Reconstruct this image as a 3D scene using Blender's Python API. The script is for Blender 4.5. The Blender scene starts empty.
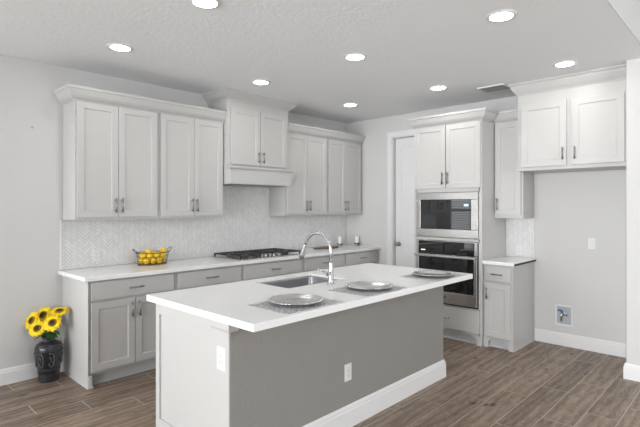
import bpy, bmesh, math, random
from mathutils import Vector, Matrix
random.seed(7)
S = bpy.context.scene
C = S.collection
PI = math.pi

# ------------------------------------------------------------------ camera
YAW = 0.81
FPX = 467.4
cam_d = bpy.data.cameras.new('camera'); cam = bpy.data.objects.new('camera', cam_d); C.objects.link(cam)
cam.location = (-1.417, -4.598, 1.487)
cam.rotation_euler = (PI/2, 0, -YAW)
cam_d.sensor_width = 36; cam_d.lens = FPX/640*36
cam_d.shift_y = -(213.5-206.5)/640
cam_d.clip_start = .05
S.camera = cam

# ------------------------------------------------------------------ world, light, exposure
S.view_settings.view_transform = 'Standard'; S.view_settings.look = 'None'
S.view_settings.gamma = 1; S.view_settings.use_curve_mapping = False
S.view_settings.exposure = 0.06
w = bpy.data.worlds.new('world'); S.world = w; w.use_nodes = True
bg = w.node_tree.nodes['Background']; bg.inputs[0].default_value = (.93, .97, 1, 1); bg.inputs[1].default_value = 5.0

def area(name, loc, rot, sx, sy, power, col=(1, 1, 1), spread=180):
    l = bpy.data.lights.new(name, 'AREA'); l.shape = 'RECTANGLE'; l.size = sx; l.size_y = sy
    l.energy = power; l.color = col; l.spread = math.radians(spread)
    o = bpy.data.objects.new(name, l); C.objects.link(o); o.location = loc; o.rotation_euler = rot
    return o
LX = -6.2            # left (window) wall
FY = -8.2            # wall behind the camera
# daylight through the left wall windows, plus an added fill lamp behind the camera
area('daylight_left_near', (LX+.06, -1.55, 1.45), (0, -PI/2, 0), 2.0, 2.1, 34, (.97, .985, 1), 84)
area('daylight_left_far', (LX+.06, -4.7, 1.45), (0, -PI/2, 0), 2.0, 2.1, 78, (.97, .985, 1), 84)
area('fill_behind', (0.6, FY+.06, 2.0), (PI/2, 0, 0), 1.7, 2.6, 50, (.97, .985, 1))
CAN_STRENGTH = 56.0

# ------------------------------------------------------------------ materials
def new_mat(name):
    m = bpy.data.materials.new(name); m.use_nodes = True
    return m, m.node_tree, m.node_tree.nodes['Principled BSDF']
def N(nt, t, **kw):
    n = nt.nodes.new(t)
    for k, v in kw.items():
        setattr(n, k, v)
    return n
def mat(name, col, rough=.5, metal=0, bump=0, scale=200, var=0, spec=.5, coat=0):
    m, nt, p = new_mat(name)
    p.inputs['Base Color'].default_value = (*col, 1); p.inputs['Roughness'].default_value = rough
    p.inputs['Metallic'].default_value = metal; p.inputs['Specular IOR Level'].default_value = spec
    if coat: p.inputs['Coat Weight'].default_value = coat; p.inputs['Coat Roughness'].default_value = .08
    tc = N(nt, 'ShaderNodeNewGeometry')
    if var:
        nz = N(nt, 'ShaderNodeTexNoise'); nz.inputs['Scale'].default_value = scale*.12; nz.inputs['Detail'].default_value = 4
        nt.links.new(tc.outputs['Position'], nz.inputs['Vector'])
        mx = N(nt, 'ShaderNodeMix', data_type='RGBA')
        mx.inputs[6].default_value = (*[c*(1-var) for c in col], 1); mx.inputs[7].default_value = (*[min(1, c*(1+var)) for c in col], 1)
        nt.links.new(nz.outputs['Fac'], mx.inputs[0]); nt.links.new(mx.outputs[2], p.inputs['Base Color'])
    if bump:
        nz = N(nt, 'ShaderNodeTexNoise'); nz.inputs['Scale'].default_value = scale; nz.inputs['Detail'].default_value = 3
        nt.links.new(tc.outputs['Position'], nz.inputs['Vector'])
        b = N(nt, 'ShaderNodeBump'); b.inputs['Strength'].default_value = bump; b.inputs['Distance'].default_value = .004
        nt.links.new(nz.outputs['Fac'], b.inputs['Height']); nt.links.new(b.outputs[0], p.inputs['Normal'])
    return m
def emit(name, col, s):
    m, nt, p = new_mat(name)
    p.inputs['Base Color'].default_value = (*col, 1)
    p.inputs['Emission Color'].default_value = (*col, 1); p.inputs['Emission Strength'].default_value = s
    return m

M = {}
M['wall'] = mat('wall_paint', (.64, .635, .628), .85, bump=.35, scale=55, spec=.2)
M['ceil'] = mat('ceiling_texture', (.88, .89, .90), .9, bump=.8, scale=38, spec=.1)
M['island_wall'] = mat('grey_textured_paint', (.285, .276, .26), .85, bump=1.0, scale=42, spec=.2)
M['trim'] = mat('white_trim', (.77, .77, .77), .4, spec=.4)
M['cab'] = mat('cabinet_paint', (.545, .538, .525), .42, spec=.4)
M['cab_in'] = mat('cabinet_underside', (.6, .6, .59), .5)
M['toe'] = mat('toe_kick_paint', (.55, .56, .57), .5)
M['quartz'] = mat('white_quartz', (.87, .87, .865), .18, var=.015, scale=60)
M['steel'] = mat('brushed_steel', (.52, .51, .50), .25, 1)
M['steel_soft'] = mat('satin_steel', (.36, .36, .37), .35, 1)
M['nickel'] = mat('brushed_nickel', (.34, .33, .32), .35, 1)
M['chrome'] = mat('polished_chrome', (.50, .50, .51), .27, 1)
M['silver'] = mat('silver_lacquer', (.66, .66, .65), .25, 1, bump=.15, scale=90)
M['black_glass'] = mat('black_glass', (.004, .005, .007), .03, spec=.75)
M['iron'] = mat('cast_iron', (.035, .033, .032), .5, bump=.3, scale=300)
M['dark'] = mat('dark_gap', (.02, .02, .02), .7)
M['plastic'] = mat('white_plastic', (.74, .74, .73), .35)
M['slot'] = mat('outlet_slot', (.3, .3, .3), .6)
M['grout'] = mat('grout', (.50, .50, .495), .9)
M['lemon'] = mat('lemon_peel', (.90, .60, .02), .4, bump=.3, scale=400, var=.12)
M['petal'] = mat('sunflower_petal', (.95, .66, .01), .55, var=.18, scale=300)
def petal_mat():
    m, nt, p = new_mat('yellow_petal'); g = N(nt, 'ShaderNodeNewGeometry'); cr = N(nt, 'ShaderNodeValToRGB')
    nt.links.new(g.outputs['Random Per Island'], cr.inputs[0])
    cr.color_ramp.elements[0].color = (.95, .48, .005, 1); cr.color_ramp.elements[1].color = (.98, .82, .01, 1); k = cr.color_ramp.elements.new(.35); k.color = (.96, .70, .005, 1)
    nt.links.new(cr.outputs[0], p.inputs['Base Color']); p.inputs['Roughness'].default_value = .55
    return m
M['petal'] = petal_mat()
M['disc'] = mat('sunflower_disc', (.045, .022, .01), .9, bump=.8, scale=500)
M['ring'] = mat('sunflower_ring', (.28, .15, .01), .9, bump=.8, scale=500)
M['leaf'] = mat('leaf_green', (.06, .17, .035), .55, var=.25, scale=200)
M['vase'] = mat('slate_glaze', (.024, .026, .031), .3, var=.2, scale=120, coat=.3)
M['relief'] = mat('grey_relief', (.075, .08, .09), .35)
M['vase_black'] = mat('black_glaze', (.008, .008, .01), .15, coat=.6)
M['wax'] = mat('white_wax', (.86, .85, .82), .5)
M['dark_slat'] = mat('vent_slat_grey', (.25, .25, .25), .5)
M['tan'] = mat('tan_wood_bead', (.33, .28, .20), .5, var=.3, scale=300)
M['brown'] = mat('brown_metal', (.13, .09, .06), .45, metal=.4)
M['blinds'] = mat('blind_slat', (.8, .8, .78), .5)
M['lamp'] = emit('lamp_diffuser', (1, .985, .96), CAN_STRENGTH)
M['vent'] = mat('vent_metal', (.72, .72, .72), .5)
M['blue'] = mat('blue_plastic', (.05, .16, .35), .4)
M['brass'] = mat('valve_metal', (.6, .58, .55), .3, 1)
M['box_in'] = mat('box_recess', (.42, .45, .5), .6)

def glass_mat():
    m, nt, p = new_mat('clear_glass')
    p.inputs['Base Color'].default_value = (1, 1, 1, 1); p.inputs['Roughness'].default_value = .02
    p.inputs['Transmission Weight'].default_value = 1; p.inputs['IOR'].default_value = 1.05
    return m
M['glass'] = glass_mat()

def mathn(nt, op, a, b=None, c=None):
    n = N(nt, 'ShaderNodeMath', operation=op)
    for i, v in enumerate((a, b, c)):
        if v is None: continue
        if isinstance(v, (int, float)): n.inputs[i].default_value = v
        else: nt.links.new(v, n.inputs[i])
    return n.outputs[0]
def floor_mat():
    m, nt, p = new_mat('wood_look_tile')
    g = N(nt, 'ShaderNodeNewGeometry'); sp = N(nt, 'ShaderNodeSeparateXYZ'); nt.links.new(g.outputs['Position'], sp.inputs[0])
    X, Y = sp.outputs[0], sp.outputs[1]
    W, Lp = .2035, .914
    ry = mathn(nt, 'DIVIDE', mathn(nt, 'MULTIPLY', Y, -1), W)
    row = mathn(nt, 'FLOOR', ry); fy = mathn(nt, 'SUBTRACT', ry, row)
    xs = mathn(nt, 'DIVIDE', mathn(nt, 'SUBTRACT', X, mathn(nt, 'ADD', mathn(nt, 'MULTIPLY', row, Lp/3), -.39)), Lp)
    col = mathn(nt, 'FLOOR', xs); fx = mathn(nt, 'SUBTRACT', xs, col)
    ey = mathn(nt, 'MULTIPLY', mathn(nt, 'MINIMUM', fy, mathn(nt, 'SUBTRACT', 1, fy)), W)
    ex = mathn(nt, 'MULTIPLY', mathn(nt, 'MINIMUM', fx, mathn(nt, 'SUBTRACT', 1, fx)), Lp)
    e = mathn(nt, 'MINIMUM', ex, ey)
    mr = N(nt, 'ShaderNodeMapRange'); nt.links.new(e, mr.inputs[0]); mr.inputs[1].default_value = .0016; mr.inputs[2].default_value = .0034
    notgrout = mr.outputs[0]
    idv = N(nt, 'ShaderNodeCombineXYZ'); nt.links.new(row, idv.inputs[0]); nt.links.new(col, idv.inputs[1])
    wn = N(nt, 'ShaderNodeTexWhiteNoise', noise_dimensions='3D'); nt.links.new(idv.outputs[0], wn.inputs['Vector'])
    rnd = wn.outputs['Value']
    # grain coordinates: stretched along the plank, offset per plank
    cv = N(nt, 'ShaderNodeCombineXYZ')
    nt.links.new(mathn(nt, 'ADD', mathn(nt, 'MULTIPLY', X, 1.5), mathn(nt, 'MULTIPLY', rnd, 37)), cv.inputs[0])
    nt.links.new(mathn(nt, 'MULTIPLY', Y, 8), cv.inputs[1]); nt.links.new(mathn(nt, 'MULTIPLY', rnd, 91), cv.inputs[2])
    n1 = N(nt, 'ShaderNodeTexNoise'); n1.inputs['Scale'].default_value = 1.6; n1.inputs['Detail'].default_value = 6; n1.inputs['Roughness'].default_value = .65; n1.inputs['Distortion'].default_value = .8
    nt.links.new(cv.outputs[0], n1.inputs['Vector'])
    wv = N(nt, 'ShaderNodeTexWave', wave_type='BANDS', bands_direction='Y'); wv.inputs['Scale'].default_value = .55; wv.inputs['Distortion'].default_value = 14; wv.inputs['Detail'].default_value = 4; wv.inputs['Detail Scale'].default_value = .6
    nt.links.new(cv.outputs[0], wv.inputs['Vector'])
    n2 = N(nt, 'ShaderNodeTexNoise'); n2.inputs['Scale'].default_value = 9; n2.inputs['Detail'].default_value = 4
    nt.links.new(cv.outputs[0], n2.inputs['Vector'])
    f = mathn(nt, 'ADD', mathn(nt, 'MULTIPLY', n1.outputs['Fac'], .62), mathn(nt, 'MULTIPLY', wv.outputs['Fac'], .13))
    f = mathn(nt, 'ADD', f, mathn(nt, 'MULTIPLY', n2.outputs['Fac'], .34))
    cv2 = N(nt, 'ShaderNodeCombineXYZ')
    nt.links.new(mathn(nt, 'ADD', mathn(nt, 'MULTIPLY', X, 1.3), mathn(nt, 'MULTIPLY', rnd, 53)), cv2.inputs[0])
    nt.links.new(mathn(nt, 'MULTIPLY', Y, 6), cv2.inputs[1]); nt.links.new(mathn(nt, 'MULTIPLY', rnd, 17), cv2.inputs[2])
    n3 = N(nt, 'ShaderNodeTexNoise'); n3.inputs['Scale'].default_value = 1.5; n3.inputs['Detail'].default_value = 1.5
    nt.links.new(cv2.outputs[0], n3.inputs['Vector'])
    sn = mathn(nt, 'SINE', mathn(nt, 'MULTIPLY', n3.outputs['Fac'], 85))
    f = mathn(nt, 'ADD', f, mathn(nt, 'MULTIPLY', sn, .045))
    f = mathn(nt, 'ADD', f, mathn(nt, 'MULTIPLY', rnd, .14))
    cr = N(nt, 'ShaderNodeValToRGB'); nt.links.new(f, cr.inputs[0])
    els = cr.color_ramp.elements
    els[0].position = .32; els[0].color = (.075, .052, .038, 1)
    els[1].position = .88; els[1].color = (.40, .298, .22, 1)
    k = els.new(.58); k.color = (.20, .146, .108, 1)
    # knots
    kv = N(nt, 'ShaderNodeCombineXYZ'); nt.links.new(mathn(nt, 'MULTIPLY', X, 2.6), kv.inputs[0]); nt.links.new(mathn(nt, 'MULTIPLY', Y, 6.5), kv.inputs[1])
    vo = N(nt, 'ShaderNodeTexVoronoi'); vo.inputs['Scale'].default_value = 1.0; nt.links.new(kv.outputs[0], vo.inputs['Vector'])
    kr = N(nt, 'ShaderNodeMapRange'); nt.links.new(vo.outputs['Distance'], kr.inputs[0]); kr.inputs[1].default_value = .03; kr.inputs[2].default_value = .14; kr.inputs[3].default_value = .2; kr.inputs[4].default_value = 1
    mk = N(nt, 'ShaderNodeMix', data_type='RGBA', blend_type='MULTIPLY'); mk.inputs[0].default_value = 1
    nt.links.new(cr.outputs[0], mk.inputs[6]); nt.links.new(kr.outputs[0], mk.inputs[7])
    mx = N(nt, 'ShaderNodeMix', data_type='RGBA'); nt.links.new(notgrout, mx.inputs[0]); mx.inputs[6].default_value = (.46, .41, .35, 1)
    nt.links.new(mk.outputs[2], mx.inputs[7]); nt.links.new(mx.outputs[2], p.inputs['Base Color'])
    p.inputs['Roughness'].default_value = .42; p.inputs['Specular IOR Level'].default_value = .45
    b = N(nt, 'ShaderNodeBump'); b.inputs['Strength'].default_value = .4; b.inputs['Distance'].default_value = .002
    nt.links.new(mathn(nt, 'ADD', mathn(nt, 'MULTIPLY', f, .4), notgrout), b.inputs['Height']); nt.links.new(b.outputs[0], p.inputs['Normal'])
    return m
M['floor'] = floor_mat()
def tile_mat():
    m, nt, p = new_mat('herringbone_tile')
    g = N(nt, 'ShaderNodeNewGeometry')
    nz = N(nt, 'ShaderNodeTexNoise'); nz.inputs['Scale'].default_value = 14; nz.inputs['Detail'].default_value = 5
    nt.links.new(g.outputs['Position'], nz.inputs['Vector'])
    f = mathn(nt, 'ADD', mathn(nt, 'MULTIPLY', g.outputs['Random Per Island'], .7), mathn(nt, 'MULTIPLY', nz.outputs['Fac'], .4))
    cr = N(nt, 'ShaderNodeValToRGB'); nt.links.new(f, cr.inputs[0])
    cr.color_ramp.elements[0].color = (.70, .70, .695, 1); cr.color_ramp.elements[1].color = (.82, .82, .81, 1)
    nt.links.new(cr.outputs[0], p.inputs['Base Color']); p.inputs['Roughness'].default_value = .25
    return m
M['tile'] = tile_mat()
def mat_weave():
    m, nt, p = new_mat('woven_placemat')
    g = N(nt, 'ShaderNodeNewGeometry')
    ck = N(nt, 'ShaderNodeTexNoise'); ck.inputs['Scale'].default_value = 60; ck.inputs['Detail'].default_value = 5
    nt.links.new(g.outputs['Position'], ck.inputs['Vector'])
    cr = N(nt, 'ShaderNodeValToRGB'); nt.links.new(ck.outputs['Fac'], cr.inputs[0])
    cr.color_ramp.elements[0].position = .35; cr.color_ramp.elements[1].position = .65
    cr.color_ramp.elements[0].color = (.22, .22, .235, 1); cr.color_ramp.elements[1].color = (.6, .6, .61, 1)
    nt.links.new(cr.outputs[0], p.inputs['Base Color']); p.inputs['Roughness'].default_value = .45; p.inputs['Metallic'].default_value = .3
    return m
M['mat'] = mat_weave()

# ------------------------------------------------------------------ mesh helpers
def box(bm, x0, x1, y0, y1, z0, z1):
    v = [bm.verts.new(c) for c in ((x0,y0,z0),(x1,y0,z0),(x1,y1,z0),(x0,y1,z0),(x0,y0,z1),(x1,y0,z1),(x1,y1,z1),(x0,y1,z1))]
    for f in ((0,3,2,1),(4,5,6,7),(0,1,5,4),(1,2,6,5),(2,3,7,6),(3,0,4,7)):
        bm.faces.new([v[i] for i in f])
    return bm
def B(*boxes):
    bm = bmesh.new()
    for b in boxes: box(bm, *b)
    return bm
def obj(name, bm, m, parent=None, bevel=0, smooth=False, seg=2):
    bmesh.ops.recalc_face_normals(bm, faces=bm.faces)
    me = bpy.data.meshes.new(name); bm.to_mesh(me); bm.free()
    me.materials.append(M[m] if isinstance(m, str) else m)
    if smooth:
        for p in me.polygons: p.use_smooth = True
    o = bpy.data.objects.new(name, me); C.objects.link(o)
    if parent: o.parent = parent
    if bevel:
        b = o.modifiers.new('bevel', 'BEVEL'); b.width = bevel; b.segments = seg; b.limit_method = 'ANGLE'; b.angle_limit = math.radians(40)
        if not smooth:
            for p in me.polygons: p.use_smooth = True
            wn = o.modifiers.new('wn', 'WEIGHTED_NORMAL'); wn.keep_sharp = False
    return o
def thing(name, label, cat, loc=(0,0,0), rz=0, group=None):
    o = bpy.data.objects.new(name, None); C.objects.link(o); o.empty_display_size = .05
    o.location = loc; o.rotation_euler = (0, 0, rz); o['label'] = label; o['category'] = cat
    if group: o['group'] = group
    return o
def tag(o, label, cat, group=None):
    o['label'] = label; o['category'] = cat
    if group: o['group'] = group
    return o
def struct(name, bm, m, **k):
    o = obj(name, bm, m, **k); o['kind'] = 'structure'; return o
def lathe(bm, prof, n=32, c=(0,0,0), sx=1, sy=1, cap=True):
    rings = []
    for r, z in prof:
        if r < 1e-6:
            rings.append([bm.verts.new((c[0], c[1], c[2]+z))])
        else:
            rings.append([bm.verts.new((c[0]+sx*r*math.cos(2*PI*i/n), c[1]+sy*r*math.sin(2*PI*i/n), c[2]+z)) for i in range(n)])
    for a, b in zip(rings, rings[1:]):
        if len(a) == 1 and len(b) == 1: continue
        for i in range(n):
            j = (i+1) % n
            if len(a) == 1: bm.faces.new((a[0], b[j], b[i]))
            elif len(b) == 1: bm.faces.new((a[i], a[j], b[0]))
            else: bm.faces.new((a[i], a[j], b[j], b[i]))
    if cap:
        for r in (rings[0], rings[-1]):
            if len(r) > 1: bm.faces.new(r)
    return bm
def tube(bm, pts, rad, n=10, closed=False):
    pts = [Vector(p) for p in pts]; m = len(pts)
    rads = rad if isinstance(rad, (list, tuple)) else [rad]*m
    rings = []; up = None
    for i, p in enumerate(pts):
        a = pts[i-1] if (i > 0 or closed) else p; b = pts[(i+1) % m] if (i < m-1 or closed) else p
        t = (b-a).normalized()
        if up is None:
            up = Vector((0,0,1)) if abs(t.z) < .9 else Vector((1,0,0))
        up = (up - t*up.dot(t)).normalized(); s = t.cross(up)
        rings.append([bm.verts.new(p + (up*math.cos(2*PI*k/n) + s*math.sin(2*PI*k/n))*rads[i]) for k in range(n)])
    rr = list(zip(rings, rings[1:])) + ([(rings[-1], rings[0])] if closed else [])
    for a, b in rr:
        for k in range(n):
            j = (k+1) % n; bm.faces.new((a[k], a[j], b[j], b[k]))
    if not closed:
        bm.faces.new(rings[0]); bm.faces.new(rings[-1])
    return bm
def sweep(bm, path, prof, closed=False):
    """prof: (outward, z) points; outward is to the LEFT-hand side rotated: normal = (dy,-dx)."""
    P = [Vector(p) for p in path]; n = len(P); rings = []
    for i in range(n):
        def nr(a, b):
            d = (b-a).normalized(); return Vector((d.y, -d.x))
        if i == 0: mdir = nr(P[0], P[1])
        elif i == n-1: mdir = nr(P[-2], P[-1])
        else:
            a, b = nr(P[i-1], P[i]), nr(P[i], P[i+1]); mdir = (a+b)/(1+a.dot(b))
        rings.append([bm.verts.new((P[i].x+mdir.x*o, P[i].y+mdir.y*o, z)) for o, z in prof])
    k = len(prof)
    for a, b in zip(rings, rings[1:]):
        for j in range(k):
            q = (j+1) % k; bm.faces.new((a[j], a[q], b[q], b[j]))
    bm.faces.new(rings[0]); bm.faces.new(rings[-1])
    return bm
def panel_front(bm, x0, x1, z0, z1, yf, t=.0165, fr=.057, rec=.009, step=.008):
    """a shaker door or drawer front; front face at y=yf, thickness t going to +y"""
    def rect(a, y): return [bm.verts.new(c) for c in ((x0+a,y,z0+a),(x1-a,y,z0+a),(x1-a,y,z1-a),(x0+a,y,z1-a))]
    rs = [rect(0, yf+t), rect(0, yf+.0015), rect(.0015, yf), rect(fr, yf), rect(fr+.0012, yf+.006), rect(fr+.007, yf+rec)]
    bm.faces.new(rs[0])
    for a, b in zip(rs, rs[1:]):
        for i in range(4):
            j = (i+1) % 4; bm.faces.new((a[i], a[j], b[j], b[i]))
    bm.faces.new(rs[-1])
    return bm
def slab_front(bm, x0, x1, z0, z1, yf, t=.019):
    box(bm, x0, x1, yf, yf+t, z0, z1); return bm
def pull(parent, x, z, yf, vertical=True, L=.15):
    bm = bmesh.new(); h = L/2; r = .0068; o = .03
    if vertical:
        tube(bm, [(x, yf-o, z-h), (x, yf-o, z+h)], r, 10)
        for s in (-1, 1): tube(bm, [(x, yf, z+s*h*.72), (x, yf-o, z+s*h*.72)], r*.8, 8)
    else:
        tube(bm, [(x-h, yf-o, z), (x+h, yf-o, z)], r, 10)
        for s in (-1, 1): tube(bm, [(x+s*h*.72, yf, z), (x+s*h*.72, yf-o, z)], r*.8, 8)
    h_ = obj('pull_handle', bm, 'nickel', parent, smooth=True)
    h_['label'] = 'brushed metal bar pull'
    return h_

H = 2.749; XB = 3.997; YR = -3.896; SX = 3.332; SY = -3.726
# ------------------------------------------------------------------ the room
struct('floor', B((LX-.2, XB+.9, FY-.2, .2, -.1, 0)), 'floor')
struct('ceiling', B((LX-.2, XB+.2, YR, .2, H, H+.12)), 'ceil')
struct('ceiling_upper', B((LX-.2, XB+.2, FY-.2, YR, 4.6, 4.7), (LX-.2, XB+.2, YR-.004, YR, H-.001, 4.7)), 'wall')
# back wall with the blinded window left of the cabinets, out of frame
wx0, wx1, wz0, wz1 = -1.75, -.60, .55, 2.30
struct('wall_back', B((LX-.2, wx0, 0, .15, 0, 4.7), (wx1, XB+.2, 0, .15, 0, 4.7), (wx0, wx1, 0, .15, 0, wz0), (wx0, wx1, 0, .15, wz1, 4.7)), 'wall')
wb = thing('window_1', '', ''); del wb['label']; del wb['category']; wb['kind'] = 'structure'
obj('window_frame', B((wx0, wx0+.05, .03, .12, wz0, wz1), (wx1-.05, wx1, .03, .12, wz0, wz1), (wx0, wx1, .03, .12, wz0, wz0+.05), (wx0, wx1, .03, .12, wz1-.05, wz1), (wx0, wx1, .03, .12, 1.40, 1.44)), 'trim', wb)
bmb = bmesh.new()
for i in range(34):
    z = wz0+.04+i*.05; v = [bmb.verts.new(c) for c in ((wx0+.02, -.002, z-.012), (wx1-.02, -.002, z-.012), (wx1-.02, .03, z+.014), (wx0+.02, .03, z+.014))]; bmb.faces.new(v)
obj('blinds', bmb, 'blinds', wb)
# left wall with two large windows
lw = [(-2.6, -.5), (-5.8, -3.7)]
struct('wall_left', B((LX-.15, LX, -.5, .15, 0, 4.7), (LX-.15, LX, -3.7, -2.6, 0, 4.7), (LX-.15, LX, FY-.1, -5.8, 0, 4.7), (LX-.15, LX, -2.6, -.5, 0, .4), (LX-.15, LX, -2.6, -.5, 2.5, 4.7), (LX-.15, LX, -5.8, -3.7, 0, .4), (LX-.15, LX, -5.8, -3.7, 2.5, 4.7)), 'wall')
for i, (a, b) in enumerate(lw):
    struct('window_%d' % (i+2), B((LX-.12, LX-.04, a, a+.06, .4, 2.5), (LX-.12, LX-.04, b-.06, b, .4, 2.5), (LX-.12, LX-.04, a, b, .4, .46), (LX-.12, LX-.04, a, b, 2.44, 2.5), (LX-.12, LX-.04, (a+b)/2-.03, (a+b)/2+.03, .4, 2.5)), 'trim')
struct('wall_front', B((LX-.2, -.3, FY-.15, FY, 0, 4.7), (1.5, XB+.2, FY-.15, FY, 0, 4.7), (-.3, 1.5, FY-.15, FY, 0, .5), (-.3, 1.5, FY-.15, FY, 3.4, 4.7)), 'wall')
# right wall with the pantry door opening, then the stub beside the refrigerator alcove
DY0, DY1, DZ = -.835, -1.58, 2.45
struct('wall_right', B((XB, XB+.12, DY0, .15, 0, 4.7), (XB, XB+.12, SY-.1, DY1, 0, 4.7), (XB, XB+.12, DY1, DY0, DZ, 4.7)), 'wall')
struct('wall_alcove', B((SX, XB+.12, FY-.1, SY, 0, 4.7)), 'wall', bevel=.012)
# pantry door
d = thing('door_1', '', ''); del d['label']; del d['category']; d['kind'] = 'structure'
cas = bmesh.new()
prof_c = .078
box(cas, XB-.018, XB, DY0-.003, DY0+prof_c, 0, DZ+prof_c); box(cas, XB-.018, XB, DY1, DY0, DZ-.003, DZ+prof_c); box(cas, XB-.024, XB, DY0+prof_c-.016, DY0+prof_c, 0, DZ+prof_c); box(cas, XB-.024, XB, DY1, DY0+prof_c-.016, DZ+prof_c-.016, DZ+prof_c)
box(cas, XB, XB+.12, DY0-.012, DY0, 0, DZ); box(cas, XB, XB+.12, DY1, DY0, DZ-.012, DZ)
obj('door_casing', cas, 'trim', d, bevel=.003)
bs = bmesh.new(); xf = XB+.07
pz = [(2.03, 2.30), (1.70, 1.935), (1.38, 1.605), (1.055, 1.28), (.73, .955), (.40, .63), (.12, .30)]
yl, yr = DY0-.016, DY1+.005
box(bs, xf, xf+.03, yr, yl, .01, DZ-.016)
box(bs, xf-.008, xf, yl-.10, yl, .01, DZ-.016); box(bs, xf-.008, xf, yr, yr+.10, .01, DZ-.016)
zs = [DZ-.016] + [v for a, b in pz for v in (b, a)] + [.01]
for k in range(0, len(zs), 2): box(bs, xf-.008, xf, yr+.10, yl-.10, zs[k+1], zs[k])
for a, b in pz: box(bs, xf-.005, xf, yr+.125, yl-.125, a+.025, b-.025)
obj('door_panel', bs, 'trim', d, bevel=.002)
kb = bmesh.new(); yk, zk = yl-.055, .967
tube(kb, [(xf-.008, yk, zk), (xf-.016, yk, zk)], .032, 20); tube(kb, [(xf-.016, yk, zk), (xf-.045, yk, zk)], .011, 14)
tube(kb, [(xf-.042, yk, zk), (xf-.05, yk, zk), (xf-.062, yk, zk), (xf-.072, yk, zk), (xf-.076, yk, zk)], [.012, .024, .029, .024, .010], 20)
obj('door_knob', kb, 'nickel', d, smooth=True)
# pantry behind the door opening
struct('wall_pantry', B((XB+.75, XB+.85, -1.9, -.5, 0, 4.7)), 'wall')
# baseboards
BP = [(0, 0), (.015, 0), (.015, .10), (.011, .108), (.011, .118), (.006, .13), (.004, .135), (0, .135)]
def base(name, path, prof=BP, **k):
    bm = bmesh.new(); sweep(bm, path, prof); return struct(name, bm, 'trim', **k)
base('baseboard_back', [(LX, 0), (.036, 0)])
base('baseboard_right', [(XB, -2.745), (XB, SY+.0)])
base('baseboard_alcove', [(XB-.016, SY), (SX, SY), (SX, FY)][0:3])
base('baseboard_pantry_side', [(XB, -.655), (XB, DY0+prof_c)])
base('baseboard_left', [(LX, FY), (LX, 0)])

# ------------------------------------------------------------------ ceiling lights and vent
lights = [(.172, -.90, 'over the left wall cabinets'), (1.60, -.90, 'in front of the hood cabinet'), (3.03, -.88, 'nearest the back right corner of the room'),
          (.18, -2.10, 'cut by the top edge of the photo'), (1.636, -2.10, 'above the middle of the island'), (3.038, -2.09, 'just left of the ceiling vent'),
          (1.65, -3.335, 'largest one on the right half, near the top edge'), (3.063, -3.32, 'in front of the refrigerator alcove cabinet')]
for x, y, s in lights:
    t = thing('recessed_light', 'round white recessed ceiling light ' + s, 'ceiling light', (x, y, H-.010), 0, 'recessed ceiling lights')
    bm = bmesh.new(); lathe(bm, [(.072, .010), (.072, .002), (.077, 0), (.094, .003), (.099, .010)], 40, cap=False); obj('trim_ring', bm, 'plastic', t, smooth=True)
    bm = bmesh.new(); lathe(bm, [(0, .004), (.072, .004), (.072, .0095), (0, .0095)], 40, cap=False); obj('diffuser', bm, 'lamp', t)
t = thing('ceiling_vent', 'white metal air vent in the ceiling above the oven cabinet', 'vent', (3.455, -2.52, H-.012))
obj('frame', B((-.115, .115, -.145, -.125, 0, .012), (-.115, .115, .125, .145, 0, .012), (-.115, -.095, -.125, .125, 0, .012), (.095, .115, -.125, .125, 0, .012)), 'vent', t)
bm = bmesh.new()
for i in range(9):
    x = -.088+i*.022; v = [bm.verts.new(c) for c in ((x-.008, -.125, .010), (x+.006, -.125, 0), (x+.006, .125, 0), (x-.008, .125, .010))]; bm.faces.new(v)
obj('slats', bm, 'dark_slat', t)
obj('backing', B((-.095, .095, -.125, .125, .0105, .0118)), 'dark', t)

# ------------------------------------------------------------------ cabinetry
RB = -PI/2      # rotation of things that stand against the right wall
def cabinet(name, label, cat, loc, w, d, z0, z1, rz=0, group=None, base_cab=False, toe=.1):
    """empty at centre of the back edge; body spans x -w/2..w/2, y -d..0"""
    t = thing(name, label, cat, loc, rz, group)
    bm = bmesh.new()
    if base_cab:
        box(bm, -w/2, w/2, -d, -.012, toe, z1)
    else:
        box(bm, -w/2, w/2, -d, -.002, z0, z1)
    obj('body', bm, 'cab', t, bevel=.0015)
    return t
def door(t, x0, x1, z0, z1, yf, hx=None, hz=None, L=.135):
    o = obj('door', panel_front(bmesh.new(), x0, x1, z0, z1, yf), 'cab', t)
    if hx is not None: pull(o, hx, hz, yf, True, L)
    return o
def drawer(t, x0, x1, z0, z1, yf, L=.13, handle=True):
    bm = bmesh.new(); slab_front(bm, x0, x1, z0, z1, yf)
    o = obj('drawer', bm, 'cab', t, bevel=.003)
    if handle: pull(o, (x0+x1)/2, (z0+z1)/2, yf, False, L)
    return o
def foot_bm(x0, x1, y0, y1, left):
    """bracket foot: square block whose inner edge curves out towards the top"""
    bm = bmesh.new(); pr = [(x0, 0), (x1, 0)] + [(x1+.05*(k/6)**2.2, .04+.06*k/6) for k in range(1, 7)] + [(x0, .10)]
    if not left: pr = [(x0+x1-x, z) for x, z in pr]
    a = [bm.verts.new((x, y0, z)) for x, z in pr]; b = [bm.verts.new((x, y0+.018, z)) for x, z in pr]
    bm.faces.new(a); bm.faces.new(b)
    for i in range(len(a)): j = (i+1) % len(a); bm.faces.new((a[i], a[j], b[j], b[i]))
    box(bm, x0+.002, x1-.002, y0+.017, y1, 0, .099)
    return bm
UD = .295; YD = -.3165
CR = [(0, 2.405), (.010, 2.405), (.014, 2.415), (.030, 2.425), (.046, 2.446), (.060, 2.478), (.065, 2.490), (.074, 2.496), (.076, 2.518), (0, 2.518)]
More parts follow.
